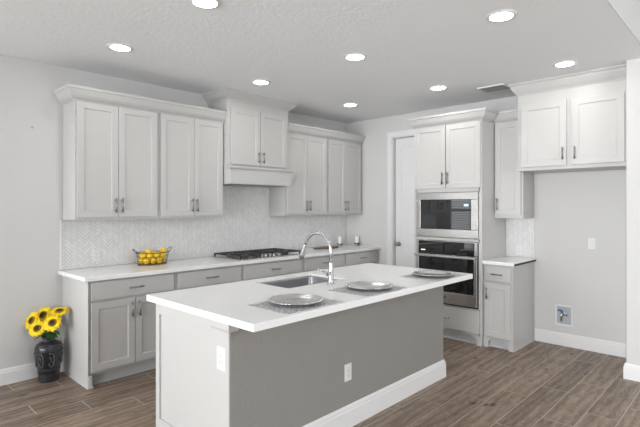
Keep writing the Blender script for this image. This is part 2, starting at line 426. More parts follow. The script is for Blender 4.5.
def wall_cab(x0, x1, label, doors, group='tall grey wall cabinets on the back wall'):
    c = (x0+x1)/2
    t = cabinet('wall_cabinet', label, 'cabinet', (c, 0, 0), x1-x0-.001, UD, 1.368, 2.42, 0, group)
    (a, b), (e, f) = doors
    door(t, a-c, b-c, 1.392, 2.40, YD, b-c-.028, 1.498)
    door(t, e-c, f-c, 1.392, 2.40, YD, e-c+.028, 1.498)
    return t
wall_cab(.040, .802, 'pale grey two-door wall cabinet at the left end above the counter', ((.053, .408), (.412, .788)))
wall_cab(.802, 1.564, 'pale grey two-door wall cabinet touching the left side of the hood cabinet', ((.823, 1.190), (1.194, 1.545)))
wall_cab(2.470, 3.235, 'pale grey two-door wall cabinet touching the right side of the hood cabinet', ((2.492, 2.848), (2.852, 3.216)))
wall_cab(3.235, 3.996, 'pale grey two-door wall cabinet in the far corner of the room', ((3.254, 3.608), (3.612, 3.962)))
def crown(name, label, path, prof, lid=None):
    bm = bmesh.new(); sweep(bm, path, prof)
    if lid: box(bm, *lid)
    return tag(obj(name, bm, 'cab'), label, 'moulding')
crown('crown_moulding', 'sloped crown moulding along the top of the left wall cabinets', [(.040, -.001), (.040, -UD), (1.563, -UD)], CR)
crown('crown_moulding', 'sloped crown moulding on the wall cabinets right of the hood', [(2.471, -UD), (XB-.001, -UD)], CR)
# hood cabinet
hc = 2.017; hw = .904; HD = .36
t = cabinet('range_hood_cabinet', 'taller grey hood cabinet reaching the ceiling over the cooktop', 'range hood', (hc, 0, 0), hw, HD, 1.735, 2.745)
door(t, -.408, -.004, 1.952, 2.578, -HD-.0215, -.035, 2.045, .12)
door(t, .004, .408, 1.952, 2.578, -HD-.0215, .035, 2.045, .12)
bm = B((-hw/2, hw/2, -HD-.062, -HD, 1.735, 1.895)); obj('apron', bm, 'cab', t, bevel=.002)
bm = bmesh.new(); sweep(bm, [(-hw/2, -HD-.001), (-hw/2, -HD-.062), (hw/2, -HD-.062), (hw/2, -HD-.001)], [(-.03, 1.895), (.004, 1.895), (.012, 1.905), (.018, 1.912), (.018, 1.928), (-.06, 1.928)]); obj('ledge', bm, 'cab', t)
bm = bmesh.new(); sweep(bm, [(-hw/2, -.002), (-hw/2, -HD), (hw/2, -HD), (hw/2, -.002)], [(0, 2.652), (.008, 2.652), (.014, 2.665), (.04, 2.685), (.066, 2.715), (.075, 2.730), (.088, 2.736), (.088, 2.748), (0, 2.748)]); obj('crown', bm, 'cab', t)
obj('vent_insert', B((-.36, .36, -.33, -.05, 1.727, 1.736)), 'steel_soft', t, bevel=.003)

# base cabinets
BD = .59; YB = -.6115
def base_cab(x0, x1, label, dr, doors=True, left_end=False, three=False):
    c = (x0+x1)/2
    t = cabinet('base_cabinet', label, 'cabinet', (c, 0, 0), x1-x0-.001, BD, 0, .878, 0, 'base cabinets under the long counter', True)
    a, b = dr[0]-c, dr[1]-c
    drawer(t, a, b, .712, .862, YB)
    if three:
        drawer(t, a, b, .425, .692, YB); drawer(t, a, b, .127, .405, YB)
    else:
        m = (a+b)/2
        door(t, a, m-.003, .127, .692, YB, m-.033, .60)
        door(t, m+.003, b, .127, .692, YB, m+.033, .60)
    obj('toe_kick', B((a-.005, b+.005, -.545, -.53, .0, .101)), 'toe', t)
    obj('foot', B((x0-c+.0015, x0-c+.030, -.612, -.53, 0, .10)), 'cab', t, bevel=.003); obj('foot', B((x1-c-.030, x1-c-.0015, -.60, -.53, 0, .10)), 'cab', t, bevel=.003)
    if left_end:
        obj('end_panel', B((x0-c-.003, x0-c+.0, -.605, -.002, 0, .878)), 'cab', t)
        bm = bmesh.new(); sweep(bm, [(x0-c-.003, -.018), (x0-c-.003, -.613), (x0-c+.034, -.613)], [(0, 0), (.008, 0), (.008, .012), (.003, .02), (0, .02)]); obj('shoe_moulding', bm, 'cab', t)
    return t
base_cab(.040, .820, 'grey base cabinet at the left end of the counter beside the vase', (.062, .798), left_end=True)
base_cab(.820, 1.590, 'grey base cabinet second from the left end of the long counter', (.842, 1.570))
base_cab(1.590, 2.490, 'wide grey base cabinet directly below the gas cooktop', (1.612, 2.468), three=True)
base_cab(2.490, 3.250, 'grey base cabinet just right of the cooktop one, behind the faucet', (2.512, 3.230))
base_cab(3.250, 3.996, 'grey base cabinet in the far corner beside the pantry door', (3.272, 3.962))
tag(obj('countertop', B((0, XB-.001, -.648, -.001, .879, .914)), 'quartz', bevel=.003), 'long white quartz countertop along the back wall', 'countertop')

# ------------------------------------------------------------------ herringbone backsplash
def herringbone(regions, L=.0765, W=.0247, g=.0028, t=.006):
    """tiles in the XZ plane, front towards -Y; regions = (x0,x1,z0,z1)"""
    out = bmesh.new()
    for (x0, x1, z0, z1) in regions:
        bm = bmesh.new()
        R = math.sqrt(.5)
        nx = int((x1-x0)/(1.414*L))+3; nz = int((z1-z0)/(1.414*W))+6
        for j in range(-2, nx+1):
            for i in range(-6, nz+4):
                ox = i*W+j*L; oy = i*W-j*L
                for (a0, a1, b0, b1) in ((ox, ox+L, oy, oy+W), (ox+L, ox+L+W, oy+W-L, oy+W)):
                    a0 += g/2; a1 -= g/2; b0 += g/2; b1 -= g/2
                    def P(a, b, y): return (x0-.02+(a-b)*R, y, z0-.02+(a+b)*R)
                    cs = [P(a0,b0,0), P(a1,b0,0), P(a1,b1,0), P(a0,b1,0)]
                    xs = [c[0] for c in cs]; zz = [c[2] for c in cs]
                    if max(xs) < x0 or min(xs) > x1 or max(zz) < z0 or min(zz) > z1: continue
                    v0 = [bm.verts.new(P(a, b, -.002)) for a, b in ((a0,b0),(a1,b0),(a1,b1),(a0,b1))]
                    v1 = [bm.verts.new(P(a, b, -t+.0015)) for a, b in ((a0,b0),(a1,b0),(a1,b1),(a0,b1))]
                    e = .0012
                    v2 = [bm.verts.new(P(a, b, -t)) for a, b in ((a0+e,b0+e),(a1-e,b0+e),(a1-e,b1-e),(a0+e,b1-e))]
                    for q in range(4):
                        r = (q+1) % 4; bm.faces.new((v0[q], v0[r], v1[r], v1[q])); bm.faces.new((v1[q], v1[r], v2[r], v2[q]))
                    bm.faces.new(v2)
        for co, no in (((x0,0,0),(-1,0,0)), ((x1,0,0),(1,0,0)), ((0,0,z0),(0,0,-1)), ((0,0,z1),(0,0,1))):
            bmesh.ops.bisect_plane(bm, geom=bm.verts[:]+bm.edges[:]+bm.faces[:], plane_co=co, plane_no=no, clear_outer=True)
        me = bpy.data.meshes.new('tmp'); bm.to_mesh(me); bm.free(); out.from_mesh(me); bpy.data.meshes.remove(me)
    return out
t = thing('tile_backsplash', 'white herringbone tile backsplash on the back wall above the long counter', 'backsplash', (0, -.0005, 0))
obj('tiles', herringbone([(.030, XB-.002, .916, 1.366), (1.566, 2.468, 1.366, 1.733)]), 'tile', t)
obj('grout', B((.030, XB-.002, -.003, 0, .915, 1.367), (1.566, 2.468, -.003, 0, 1.367, 1.734)), 'grout', t)
obj('edge_trim', B((.016, .030, -.009, 0, .915, 1.367)), 'trim', t, bevel=.002)
t = thing('tile_backsplash', 'small patch of white herringbone tile above the short right counter', 'backsplash', (XB-.0005, -2.425, 0), RB)
obj('tiles', herringbone([(.002, .300, .916, 1.366)]), 'tile', t)
obj('grout', B((.002, .300, -.003, 0, .915, 1.367)), 'grout', t)
obj('edge_trim', B((.300, .312, -.009, 0, .915, 1.367)), 'trim', t, bevel=.002)

# ------------------------------------------------------------------ oven tower on the right wall
OY0, OY1 = -1.596, -2.424; oc = (OY0+OY1)/2; ow = OY0-OY1; OD = XB-3.358
def wy(y): return oc-y           # world y -> local x
t = thing('oven_cabinet', 'tall grey cabinet tower holding the microwave and the wall oven', 'cabinet', (XB, oc, 0), RB)
# the carcass is open where the appliances sit
obj('body', B((-ow/2, -ow/2+.034, -OD, -.002, 0, 2.42), (ow/2-.037, ow/2, -OD, -.002, 0, 2.42), (-ow/2+.02, ow/2-.02, -OD, -.002, 1.647, 2.42), (-ow/2+.02, ow/2-.02, -OD, -.002, 1.105, 1.135),
              (-ow/2+.02, ow/2-.02, -OD, -.002, .10, .385), (-ow/2+.02, ow/2-.02, -.02, -.002, .385, 1.665)), 'cab', t, bevel=.0015)
yo = -OD-.0215
door(t, wy(-1.604), wy(-2.004), 1.692, 2.398, yo, wy(-2.004)-.028, 1.80)
door(t, wy(-2.014), wy(-2.414), 1.692, 2.398, yo, wy(-2.014)+.028, 1.80)
drawer(t, wy(-1.612), wy(-2.402), .130, .372, yo)
obj('toe_kick', B((-ow/2+.05, ow/2-.05, -OD+.05, -OD+.065, 0, .10)), 'toe', t)
for a in (-ow/2, ow/2-.055): obj('foot', foot_bm(a, a+.055, -OD-.004, -OD+.065, a < 0), 'cab', t)
f = bmesh.new(); sweep(f, [(-ow/2+.055, -OD+.045), (ow/2-.055, -OD+.045)], [(0, 0), (.008, 0), (.008, .012), (0, .02)]); obj('shoe_moulding', f, 'cab', t)
bm = bmesh.new(); sweep(bm, [(-ow/2, -.002), (-ow/2, -OD), (ow/2, -OD), (ow/2, -(XB-3.672)-.10)], CR); obj('crown', bm, 'cab', t)

# microwave
t = thing('microwave', 'built-in stainless microwave with dark glass above the wall oven', 'microwave', (XB-OD, oc, 1.14), RB)
def ly(y): return oc-y
z0 = 1.14
obj('housing', B((ly(-1.69), ly(-2.33), .0, .42, .05, .46)), 'dark', t)
fr = bmesh.new(); x0, x1 = ly(-1.632), ly(-2.385); g0, g1 = ly(-1.690), ly(-2.312); zt, zg0, zg1 = .502, .092, .424
for b in ((x0, x1, -.024, 0, 0, zg0), (x0, x1, -.024, 0, zg1, zt), (x0, g0, -.024, 0, zg0, zg1), (g1, x1, -.024, 0, zg0, zg1)): box(fr, *b)
obj('trim_frame', fr, 'steel', t, bevel=.003)
cp = ly(-2.205)
obj('door_glass', B((g0+.001, cp-.001, -.021, -.002, zg0+.001, zg1-.001)), 'black_glass', t, bevel=.001)
obj('window_mesh', B((g0+.05, cp-.05, -.0215, -.021, zg0+.05, zg1-.05)), mat('mesh_glass', (.008, .009, .010), .04, spec=.75), t)
obj('control_panel', B((cp+.001, g1-.001, -.021, -.002, zg0+.001, zg1-.001)), 'black_glass', t, bevel=.001)
obj('display', B((cp+.025, g1-.03, -.0216, -.021, zg1-.075, zg1-.05)), emit('display_glow', (.55, .7, .8), .5), t)

# wall oven
t = thing('wall_oven', 'stainless wall oven with black glass door below the microwave', 'oven', (XB-OD, oc, .395), RB)
x0, x1 = ly(-1.640), ly(-2.380)
obj('housing', B((x0+.01, x1-.01, .0, .55, .0, .69)), 'dark', t)
obj('control_panel', B((x0, x1, -.026, 0, .560, .702)), 'black_glass', t, bevel=.002)
obj('panel_edge', B((x0-.002, x0+.028, -.028, 0, .56, .704), (x1-.028, x1+.002, -.028, 0, .56, .704), (x0, x1, -.028, 0, .698, .706)), 'steel', t, bevel=.001)
obj('display', B((x0+.06, x0+.115, -.0268, -.026, .590, .600)), emit('display_white', (.9, .9, .85), .8), t)
dr = bmesh.new(); g0, g1, q0, q1 = x0+.036, x1-.033, .140, .530
for b in ((x0, x1, -.035, 0, .012, q0), (x0, x1, -.035, 0, q1, .552), (x0, g0, -.035, 0, q0, q1), (g1, x1, -.035, 0, q0, q1)): box(dr, *b)
dd = obj('oven_door', dr, 'steel', t, bevel=.003)
obj('door_glass', B((g0, g1, -.032, -.004, q0, q1)), 'black_glass', dd)
obj('inner_window', B((g0+.07, g1-.07, -.0326, -.032, q0+.06, q1-.07)), mat('oven_inner', (.012, .012, .013), .06, spec=.5), dd)
hb = bmesh.new(); box(hb, x0+.0, x1-.0, -.085, -.068, .525, .550)
for a in (x0+.02, x1-.045): box(hb, a, a+.025, -.07, -.034, .528, .547)
obj('handle', hb, 'steel', dd, bevel=.004)
bd = bmesh.new(); cx_ = (x0+x1)/2; tube(bd, [(cx_, -.035, .083), (cx_, -.0375, .083)], .017, 24)
bdo = obj('badge', bd, mat('badge_grey', (.08, .085, .10), .3), dd)
bd = bmesh.new(); tube(bd, [(cx_+.0145*math.cos(a), -.038, .083+.0145*math.sin(a)) for a in [i*PI/12 for i in range(24)]], .0012, 6, True)
for s in (-1, 1): tube(bd, [(cx_+s*.007+.0045*math.cos(a), -.038, .083+.006*math.sin(a)) for a in [i*PI/6 for i in range(11)]], .001, 6)
obj('badge_ring', bd, 'steel', dd)
obj('lower_vent', B((x0, x1, -.016, 0, -.004, .010)), 'dark', t)

# narrow cabinets right of the tower
SC = (-2.424-2.737)/2; sw = .313; SD = XB-3.672
def sy(y): return SC-y
t = cabinet('wall_cabinet', 'narrow single-door grey wall cabinet right of the oven tower', 'cabinet', (XB, SC-.001, 0), sw-.003, SD, 1.359, 2.42, RB)
door(t, sy(-2.440), sy(-2.716), 1.395, 2.40, -SD-.0215, sy(-2.440)+.028, 1.51)
bm = bmesh.new(); sweep(bm, [(-sw/2+.002, -SD), (sw/2-.002, -SD)], CR); obj('crown', bm, 'cab', t)
SBD = XB-3.397
t = cabinet('base_cabinet', 'narrow grey base cabinet with one drawer and one door right of the oven', 'cabinet', (XB, SC-.001, 0), sw-.003, SBD, 0, .878, RB, None, True)
drawer(t, sy(-2.449), sy(-2.718), .703, .857, -SBD-.0215, .115)
door(t, sy(-2.449), sy(-2.715), .120, .680, -SBD-.0215, sy(-2.449)+.026, .575, .12)
obj('toe_kick', B((-sw/2+.05, sw/2-.05, -SBD+.05, -SBD+.065, 0, .101)), 'toe', t)
for a in (-sw/2+.002, sw/2-.047): obj('foot', foot_bm(a, a+.045, -SBD-.004, -SBD+.065, a < 0), 'cab', t)
f = bmesh.new(); sweep(f, [(-sw/2+.047, -SBD+.045), (sw/2-.047, -SBD+.045)], [(0, 0), (.008, 0), (.008, .012), (0, .02)]); obj('shoe_moulding', f, 'cab', t)
obj('end_panel', B((sw/2-.003, sw/2+.001, -SBD-.004, -.002, 0, .878)), 'cab', t)
bm = bmesh.new(); sweep(bm, [(sw/2+.0015, -SBD-.004), (sw/2+.0015, -.018)], [(0, 0), (.010, 0), (.010, .012), (.003, .02), (0, .02)]); obj('shoe_moulding', bm, 'cab', t)
tag(obj('countertop', B((3.361, XB-.001, -2.757, -2.4255, .879, .914)), 'quartz', bevel=.003), 'short white quartz countertop on the narrow right base cabinet', 'countertop')
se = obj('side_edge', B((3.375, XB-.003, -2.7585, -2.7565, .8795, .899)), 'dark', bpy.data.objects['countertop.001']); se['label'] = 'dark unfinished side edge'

# refrigerator alcove cabinet
FX = 3.50; FD = XB-FX; fy0, fy1 = -2.7455, -3.7235; fc = (fy0+fy1)/2; fw = fy0-fy1
def fy_(y): return fc-y
t = cabinet('refrigerator_cabinet', 'white two-door cabinet up at the ceiling over the empty refrigerator alcove', 'cabinet', (XB, fc, 0), fw-.001, FD, 1.852, 2.745, RB)
door(t, fy_(-2.786), fy_(-3.212), 1.888, 2.515, -FD-.0215, fy_(-3.212)-.028, 2.00, .12)
door(t, fy_(-3.262), fy_(-3.690), 1.888, 2.515, -FD-.0215, fy_(-3.262)+.028, 2.00, .12)
bm = bmesh.new(); sweep(bm, [(-fw/2+.001, -SD-.12), (-fw/2+.001, -FD), (fw/2-.001, -FD)], [(0, 2.628), (.008, 2.628), (.012, 2.64), (.034, 2.665), (.055, 2.70), (.062, 2.722), (.075, 2.728), (.075, 2.748), (0, 2.748)]); obj('crown', bm, 'cab', t)

# ------------------------------------------------------------------ wall plates
def plate(name, label, loc, rz, w=.07, h=.115, kind='duplex', m='plastic'):
    t = thing(name, label, 'switch' if 'switch' in name else 'outlet', loc, rz)
    obj('cover_plate', B((-w/2, w/2, -.006, 0, -h/2, h/2)), m, t, bevel=.003)
    if kind == 'duplex':
        bm = B((-.017, .017, -.009, -.006, -.033, .033)); obj('receptacle', bm, m, t, bevel=.002)
        s = bmesh.new()
        for dz in (-.017, .017):
            for dx in (-.006, .006): box(s, dx-.0012, dx+.0012, -.0095, -.009, dz-.004, dz+.006)
            box(s, -.0025, .0025, -.0095, -.009, dz-.012, dz-.008)
        obj('slots', s, 'slot', t)
    elif kind == 'rocker':
        obj('rocker', B((-.017, .017, -.010, -.006, -.033, .033)), m, t, bevel=.002)
    return t
plate('wall_outlet', 'white outlet on the backsplash near the left end of the counter', (.325, -.0065, 1.022), 0)
plate('wall_outlet', 'white outlet on the backsplash right of the lemon basket', (1.255, -.0065, 1.055), 0)
plate('wall_outlet', 'white outlet on the tile patch above the short right counter', (XB-.0065, -2.578, .99), RB)
plate('light_switch', 'white switch plate on the bare wall of the refrigerator alcove', (XB, -3.308, 1.105), RB, kind='rocker')
plate('wall_outlet', 'white outlet on the light end of the island', (.034, -2.489, .672), RB, .078, .125)
plate('wall_outlet', 'white outlet on the grey long face of the island', (.990, -2.564, .372), 0)

hk = bmesh.new(); tube(hk, [(0, 0, 0), (0, -.012, 0)], .006, 12); tube(hk, [(0, -.011, 0), (0, -.016, 0)], .010, 12); hk = obj('wall_anchor', hk, 'nickel'); hk.location = (-.207, -.0005, 2.171); tag(hk, 'tiny metal wall anchor on the bare wall left of the cabinets', 'hook')
# water supply box
t = thing('water_supply_box', 'white framed recessed water valve box low on the alcove wall', 'valve box', (XB, -3.044, .324), RB)
hw_, hh = .088, .112
obj('frame', B((-hw_, hw_, -.006, 0, hh-.02, hh), (-hw_, hw_, -.006, 0, -hh, -hh+.02), (-hw_, -hw_+.018, -.006, 0, -hh+.02, hh-.02), (hw_-.018, hw_, -.006, 0, -hh+.02, hh-.02)), 'plastic', t, bevel=.002)
obj('recess', B((-hw_+.017, hw_-.017, -.0015, 0, -hh+.019, hh-.019)), 'box_in', t)
v = bmesh.new(); tube(v, [(-.025, -.014, -.06), (-.025, -.014, .05)], .013, 12); tube(v, [(-.025, -.014, -.005), (.015, -.016, .03), (.03, -.016, .0)], .011, 12)
obj('valve', v, 'brass', t, smooth=True)
v = bmesh.new(); tube(v, [(-.056, -.022, .05), (-.03, -.024, .055), (-.005, -.022, .045)], .009, 12); obj('valve_handle', v, 'blue', t, smooth=True)

# ------------------------------------------------------------------ island
t = thing('kitchen_island', 'large island with pale end and grey textured long face', 'island', (0, 0, 0))
ix0, ix1, iy0, iy1, py = .034, 2.284, -2.564, -1.756, -2.405
obj('cabinet_body', B((ix0+.012, .77, py+.001, iy1, .0, .873), (1.45, ix1, py+.001, iy1, .0, .873), (.77, 1.45, py+.001, iy1, 0, .6), (.77, 1.45, iy1-.02, iy1, .6, .873), (ix0, ix0+.012, iy1-.045, iy1, 0, .873), (ix0, ix0+.012, py+.001, iy1-.045, .80, .873), (ix0, ix0+.012, py+.001, iy1-.045, 0, .135)), 'cab', t, bevel=.0015)
pw = obj('knee_wall', B((ix0, ix1, iy0, py, 0, .873)), 'island_wall', t, bevel=.004)
pw['label'] = 'grey textured drywall face'
obj('end_post', B((ix0-.004, ix0, iy0+.006, py, 0, .873)), 'cab', t, bevel=.001)
bm = bmesh.new(); sweep(bm, [(ix0-.004, py), (ix0-.004, iy0), (ix0+.05, iy0)], [(0, .825), (.006, .825), (.012, .838), (.012, .873), (0, .873)]); obj('cap_block', bm, 'cab', t)
BI = [(0, 0), (.016, 0), (.016, .115), (.012, .122), (.012, .136), (.006, .147), (.004, .152), (0, .152)]
bm = bmesh.new(); sweep(bm, [(ix0, iy0), (ix1, iy0), (ix1, py)], BI); obj('baseboard', bm, 'trim', t)
for k in range(4):
    a = ix0+.02+k*.555
    o = obj('door', panel_front(bmesh.new(), -a-.55, -a, .12, .69, 0), 'cab', t); o.rotation_euler = (0, 0, PI); o.location = (0, iy1+.0215, 0)
# countertop with sink cutout
cx0, cx1, cy0, cy1 = .007, 2.364, -2.796, -1.682
sx0, sx1, sy0, sy1 = .80, 1.42, -2.185, -1.785
bm = bmesh.new(); gx = [cx0, sx0, sx1, cx1]; gy = [cy0, sy0, sy1, cy1]
vt = [[[bm.verts.new((x, y, .896 if (z < .9 and x in (sx0, sx1) and y in (sy0, sy1)) else z)) for y in gy] for x in gx] for z in (.874, .914)]
for zi in (0, 1):
    for i in range(3):
        for j in range(3):
            if i == 1 and j == 1: continue
            bm.faces.new((vt[zi][i][j], vt[zi][i+1][j], vt[zi][i+1][j+1], vt[zi][i][j+1]))
for i in range(3):
    for j in (0, 3): bm.faces.new((vt[0][i][j], vt[0][i+1][j], vt[1][i+1][j], vt[1][i][j])); bm.faces.new((vt[0][j][i], vt[0][j][i+1], vt[1][j][i+1], vt[1][j][i]))
for a, b in (((1,1),(2,1)), ((2,1),(2,2)), ((2,2),(1,2)), ((1,2),(1,1))):
    bm.faces.new((vt[0][a[0]][a[1]], vt[0][b[0]][b[1]], vt[1][b[0]][b[1]], vt[1][a[0]][a[1]]))
tag(obj('countertop', bm, 'quartz', bevel=.002), 'white quartz island countertop with the sink cutout and three place settings', 'countertop')
# sink
t = thing('sink', 'stainless undermount sink in the island countertop', 'sink', ((sx0+sx1)/2, (sy0+sy1)/2, .7015))
a, b = (sx1-sx0)/2, (sy1-sy0)/2
bm = bmesh.new()
def rr(hx, hy, z, r=.03, n=5):
    vs = []
    for cxx, cyy, s in ((hx-r, hy-r, 0), (-hx+r, hy-r, 1), (-hx+r, -hy+r, 2), (hx-r, -hy+r, 3)):
        for k in range(n+1):
            an = PI/2*(s+k/n); vs.append(bm.verts.new((cxx+r*math.cos(an), cyy+r*math.sin(an), z)))
    return vs
rs = [rr(a+.004, b+.004, .1935), rr(a+.003, b+.003, .1935), rr(a+.002, b+.002, .18), rr(a-.004, b-.004, .03), rr(a-.022, b-.022, .008), rr(.045, .045, .002)]
for p, q in zip(rs, rs[1:]):
    for i in range(len(p)):
        j = (i+1) % len(p); bm.faces.new((p[i], p[j], q[j], q[i]))
bm.faces.new(rs[-1])
o = obj('basin', bm, 'steel_soft', t, smooth=True)
bm = bmesh.new(); lathe(bm, [(0, .003), (.03, .003), (.042, .008), (.045, .008)], 24, cap=False); obj('drain', bm, 'chrome', t, smooth=True)
# faucet
t = thing('faucet', 'tall chrome gooseneck faucet behind the island sink', 'faucet', (1.143, -2.272, .914))
bm = bmesh.new(); lathe(bm, [(.0, 0), (.027, 0), (.027, .006), (.024, .010), (.022, .03), (.020, .09), (.0195, .12), (.015, .15), (.0135, .17), (0, .17)], 28, cap=False)
obj('base', bm, 'chrome', t, smooth=True)
R_ = .138; ztop = .372; cz = ztop-R_
pts = [(0, 0, .16), (0, 0, cz)] + [(0, R_-R_*math.cos(th), cz+R_*math.sin(th)) for th in [PI*i/20 for i in range(1, 19)]]
bm = bmesh.new(); tube(bm, pts, .0125, 14); obj('spout', bm, 'chrome', t, smooth=True)
e = Vector(pts[-1]); dr_ = (e-Vector(pts[-2])).normalized()
bm = bmesh.new(); tube(bm, [e-dr_*.004, e+dr_*.01, e+dr_*.03, e+dr_*.085, e+dr_*.115, e+dr_*.118], [.0135, .0145, .015, .020, .021, .015], 18); obj('spray_head', bm, 'chrome', t, smooth=True)
bm = bmesh.new(); tube(bm, [(0, 0, .078), (-.038, 0, .078)], .0165, 16); tube(bm, [(-.036, 0, .078), (-.048, .003, .084), (-.085, .012, .105), (-.118, .02, .122)], [.012, .009, .0065, .0055], 12); obj('lever', bm, 'chrome', t, smooth=True)
# placemats and chargers
pm = [(.485, -2.592, 'nearest the camera at the left end of the island'), (1.166, -2.604, 'in the middle of the island, beside the faucet'), (2.018, -2.612, 'at the far right end of the island')]
pc = [(.498, -2.575), (1.190, -2.590), (2.018, -2.610)]
for (x, y, s), (qx, qy) in zip(pm, pc):
    bm = B((x-.228, x+.228, y-.170, y+.170, .9142, .9166)); tag(obj('placemat', bm, 'mat', bevel=.0008), 'grey speckled rectangular placemat ' + s, 'placemat', 'placemats on the island')
    t = thing('charger_plate', 'round silver charger plate ' + s, 'plate', (qx, qy, .9168), 0, 'charger plates on the island')
    bm = bmesh.new(); lathe(bm, [(0, 0), (.10, 0), (.108, .003), (.150, .014), (.166, .0185), (.168, .021), (.165, .0225), (.150, .018), (.112, .0075), (.105, .005), (0, .004)], 64, cap=False)
    obj('dish', bm, 'silver', t, smooth=True)
    bm = bmesh.new()
    for k in range(40):
        an = 2*PI*k/40; bmesh.ops.create_uvsphere(bm, u_segments=8, v_segments=5, radius=.0075, matrix=Matrix.Translation((.160*math.cos(an), .160*math.sin(an), .0215)) @ Matrix.Diagonal((1, 1, .45, 1)))
    obj('beaded_rim', bm, 'silver', t, smooth=True)

# ------------------------------------------------------------------ cooktop
t = thing('gas_cooktop', 'stainless gas cooktop with black cast iron grates on the long counter', 'cooktop', (2.035, -.325, .9142))
cw2, cd2 = .455, .262
obj('tray', B((-cw2, cw2, -cd2, cd2, 0, .008)), 'steel', t, bevel=.004)
for i, xc in enumerate((-.302, 0, .302)):
    g = bmesh.new(); hw_ = .146; y0, y1 = (-.245 if i != 1 else -.135), .245
    z0, z1 = .034, .047
    for b in ((xc-hw_, xc+hw_, y0, y0+.013, z0, z1), (xc-hw_, xc+hw_, y1-.013, y1, z0, z1), (xc-hw_, xc-hw_+.013, y0, y1, z0, z1), (xc+hw_-.013, xc+hw_, y0, y1, z0, z1)): box(g, *b)
    ym = (y0+y1)/2
    box(g, xc-hw_, xc+hw_, ym-.006, ym+.006, z0, z1); box(g, xc-.006, xc+.006, y0, y1, z0, z1)
    for yy in ((y0+ym)/2, (y1+ym)/2): box(g, xc-hw_, xc-.035, yy-.005, yy+.005, z0, z1+.003); box(g, xc+.035, xc+hw_, yy-.005, yy+.005, z0, z1+.003)
    for xx in (xc-hw_+.002, xc+hw_-.016):
        for yy in (y0+.002, y1-.016): box(g, xx, xx+.014, yy, yy+.014, .008, z0)
    obj('grate', g, 'iron', t, bevel=.002)
for (bx, by, r) in ((-.302, -.12, .04), (-.302, .12, .034), (0, .06, .05), (.302, -.12, .034), (.302, .12, .04)):
    bm = bmesh.new(); lathe(bm, [(0, .008), (r+.012, .008), (r+.008, .016), (r, .018), (r, .026), (r-.006, .030), (0, .031)], 24, c=(bx, by, 0), cap=False); obj('burner', bm, 'iron', t, smooth=True)
for k in range(5):
    bm = bmesh.new(); lathe(bm, [(.018, .008), (.018, .012), (.0155, .014), (.0145, .034), (.012, .037), (0, .037)], 20, c=(-.13+k*.065, -.200 if k % 2 else -.205, 0), cap=True); obj('knob', bm, 'chrome', t, smooth=True)

# ------------------------------------------------------------------ lemon basket
lx, ly_, lz = .800, -.190, .9142
t = thing('wire_basket', 'dark oval wire basket with raised end handles, full of lemons', 'basket', (lx, ly_, lz))
def oval(rx, ry, z, n=40): return [(rx*math.cos(2*PI*i/n), ry*math.sin(2*PI*i/n), z) for i in range(n)]
RG = ((.142, .094, .003), (.148, .099, .04), (.155, .105, .08), (.165, .112, .118))
bm = bmesh.new()
for k, (rx, ry, z) in enumerate(RG): tube(bm, oval(rx, ry, z), .004 if k in (0, 3) else .0018, 6, True)
for i in range(22):
    c_, s_ = math.cos(2*PI*i/22), math.sin(2*PI*i/22)
    tube(bm, [(rx*c_, ry*s_, z) for rx, ry, z in RG], .0014, 5)
for yy in (-.06, -.02, .02, .06): tube(bm, [(-.105, yy, .003), (.105, yy, .003)], .0018, 5)
obj('wire_body', bm, 'brown', t, smooth=True)
for s in (-1, 1):
    bm = bmesh.new(); tube(bm, [(s*.156, -.036, .118), (s*.175, -.032, .136), (s*.198, -.02, .158), (s*.201, 0, .161), (s*.198, .02, .158), (s*.175, .032, .136), (s*.156, .036, .118)], .0034, 8); obj('handle', bm, 'brown', t, smooth=True)
def lemon(x, y, z, rz, tilt, s, label):
    bm = bmesh.new(); n = 14; prof = []
    for k in range(n+1):
        th = PI*k/n; r = .0296*math.sin(th)**.9; zz = -.029*math.cos(th)
        if k in (0, n): zz *= 1.07; r = 0
        if k in (1, n-1): zz *= 1.03; r *= .75
        prof.append((r, zz))
    lathe(bm, prof, 18, cap=False)
    o = tag(obj('lemon', bm, 'lemon', smooth=True), label, 'lemon', 'lemons in the wire basket')
    o.location = (lx+x, ly_+y, lz+z); o.rotation_euler = (PI/2+tilt, .2*tilt, rz); o.scale = (s, s, s)
    return o
rl = random.Random(3); RD = .0315; sp = []
for k in range(21): sp.append([rl.uniform(-.1, .1), rl.uniform(-.05, .05), .04+.07*k/20])
for it in range(1500):
    for i in range(len(sp)):
        sp[i][2] -= .0006
        for j in range(i):
            d_ = [sp[i][q]-sp[j][q] for q in range(3)]; L = math.sqrt(sum(v*v for v in d_)) or 1e-6
            if L < 2*RD:
                for q in range(3): m_ = d_[q]/L*(2*RD-L)/2; sp[i][q] += m_; sp[j][q] -= m_
        a_, b_ = .138-RD+.08*max(0, sp[i][2])*.5, .090-RD+.08*max(0, sp[i][2])*.5
        e_ = math.sqrt((sp[i][0]/a_)**2+(sp[i][1]/b_)**2)
        if e_ > 1: sp[i][0] /= e_; sp[i][1] /= e_
        sp[i][2] = max(sp[i][2], RD+.009)
for i, (x, y, z) in enumerate(sp):
    lv = 'in the bottom layer' if z < .05 else ('in the middle layer' if z < .095 else 'heaped on the top')
    lemon(x, y, z, random.uniform(0, PI), random.uniform(-.3, .3), random.uniform(.97, 1.03), 'yellow lemon %s of the wire basket' % lv)

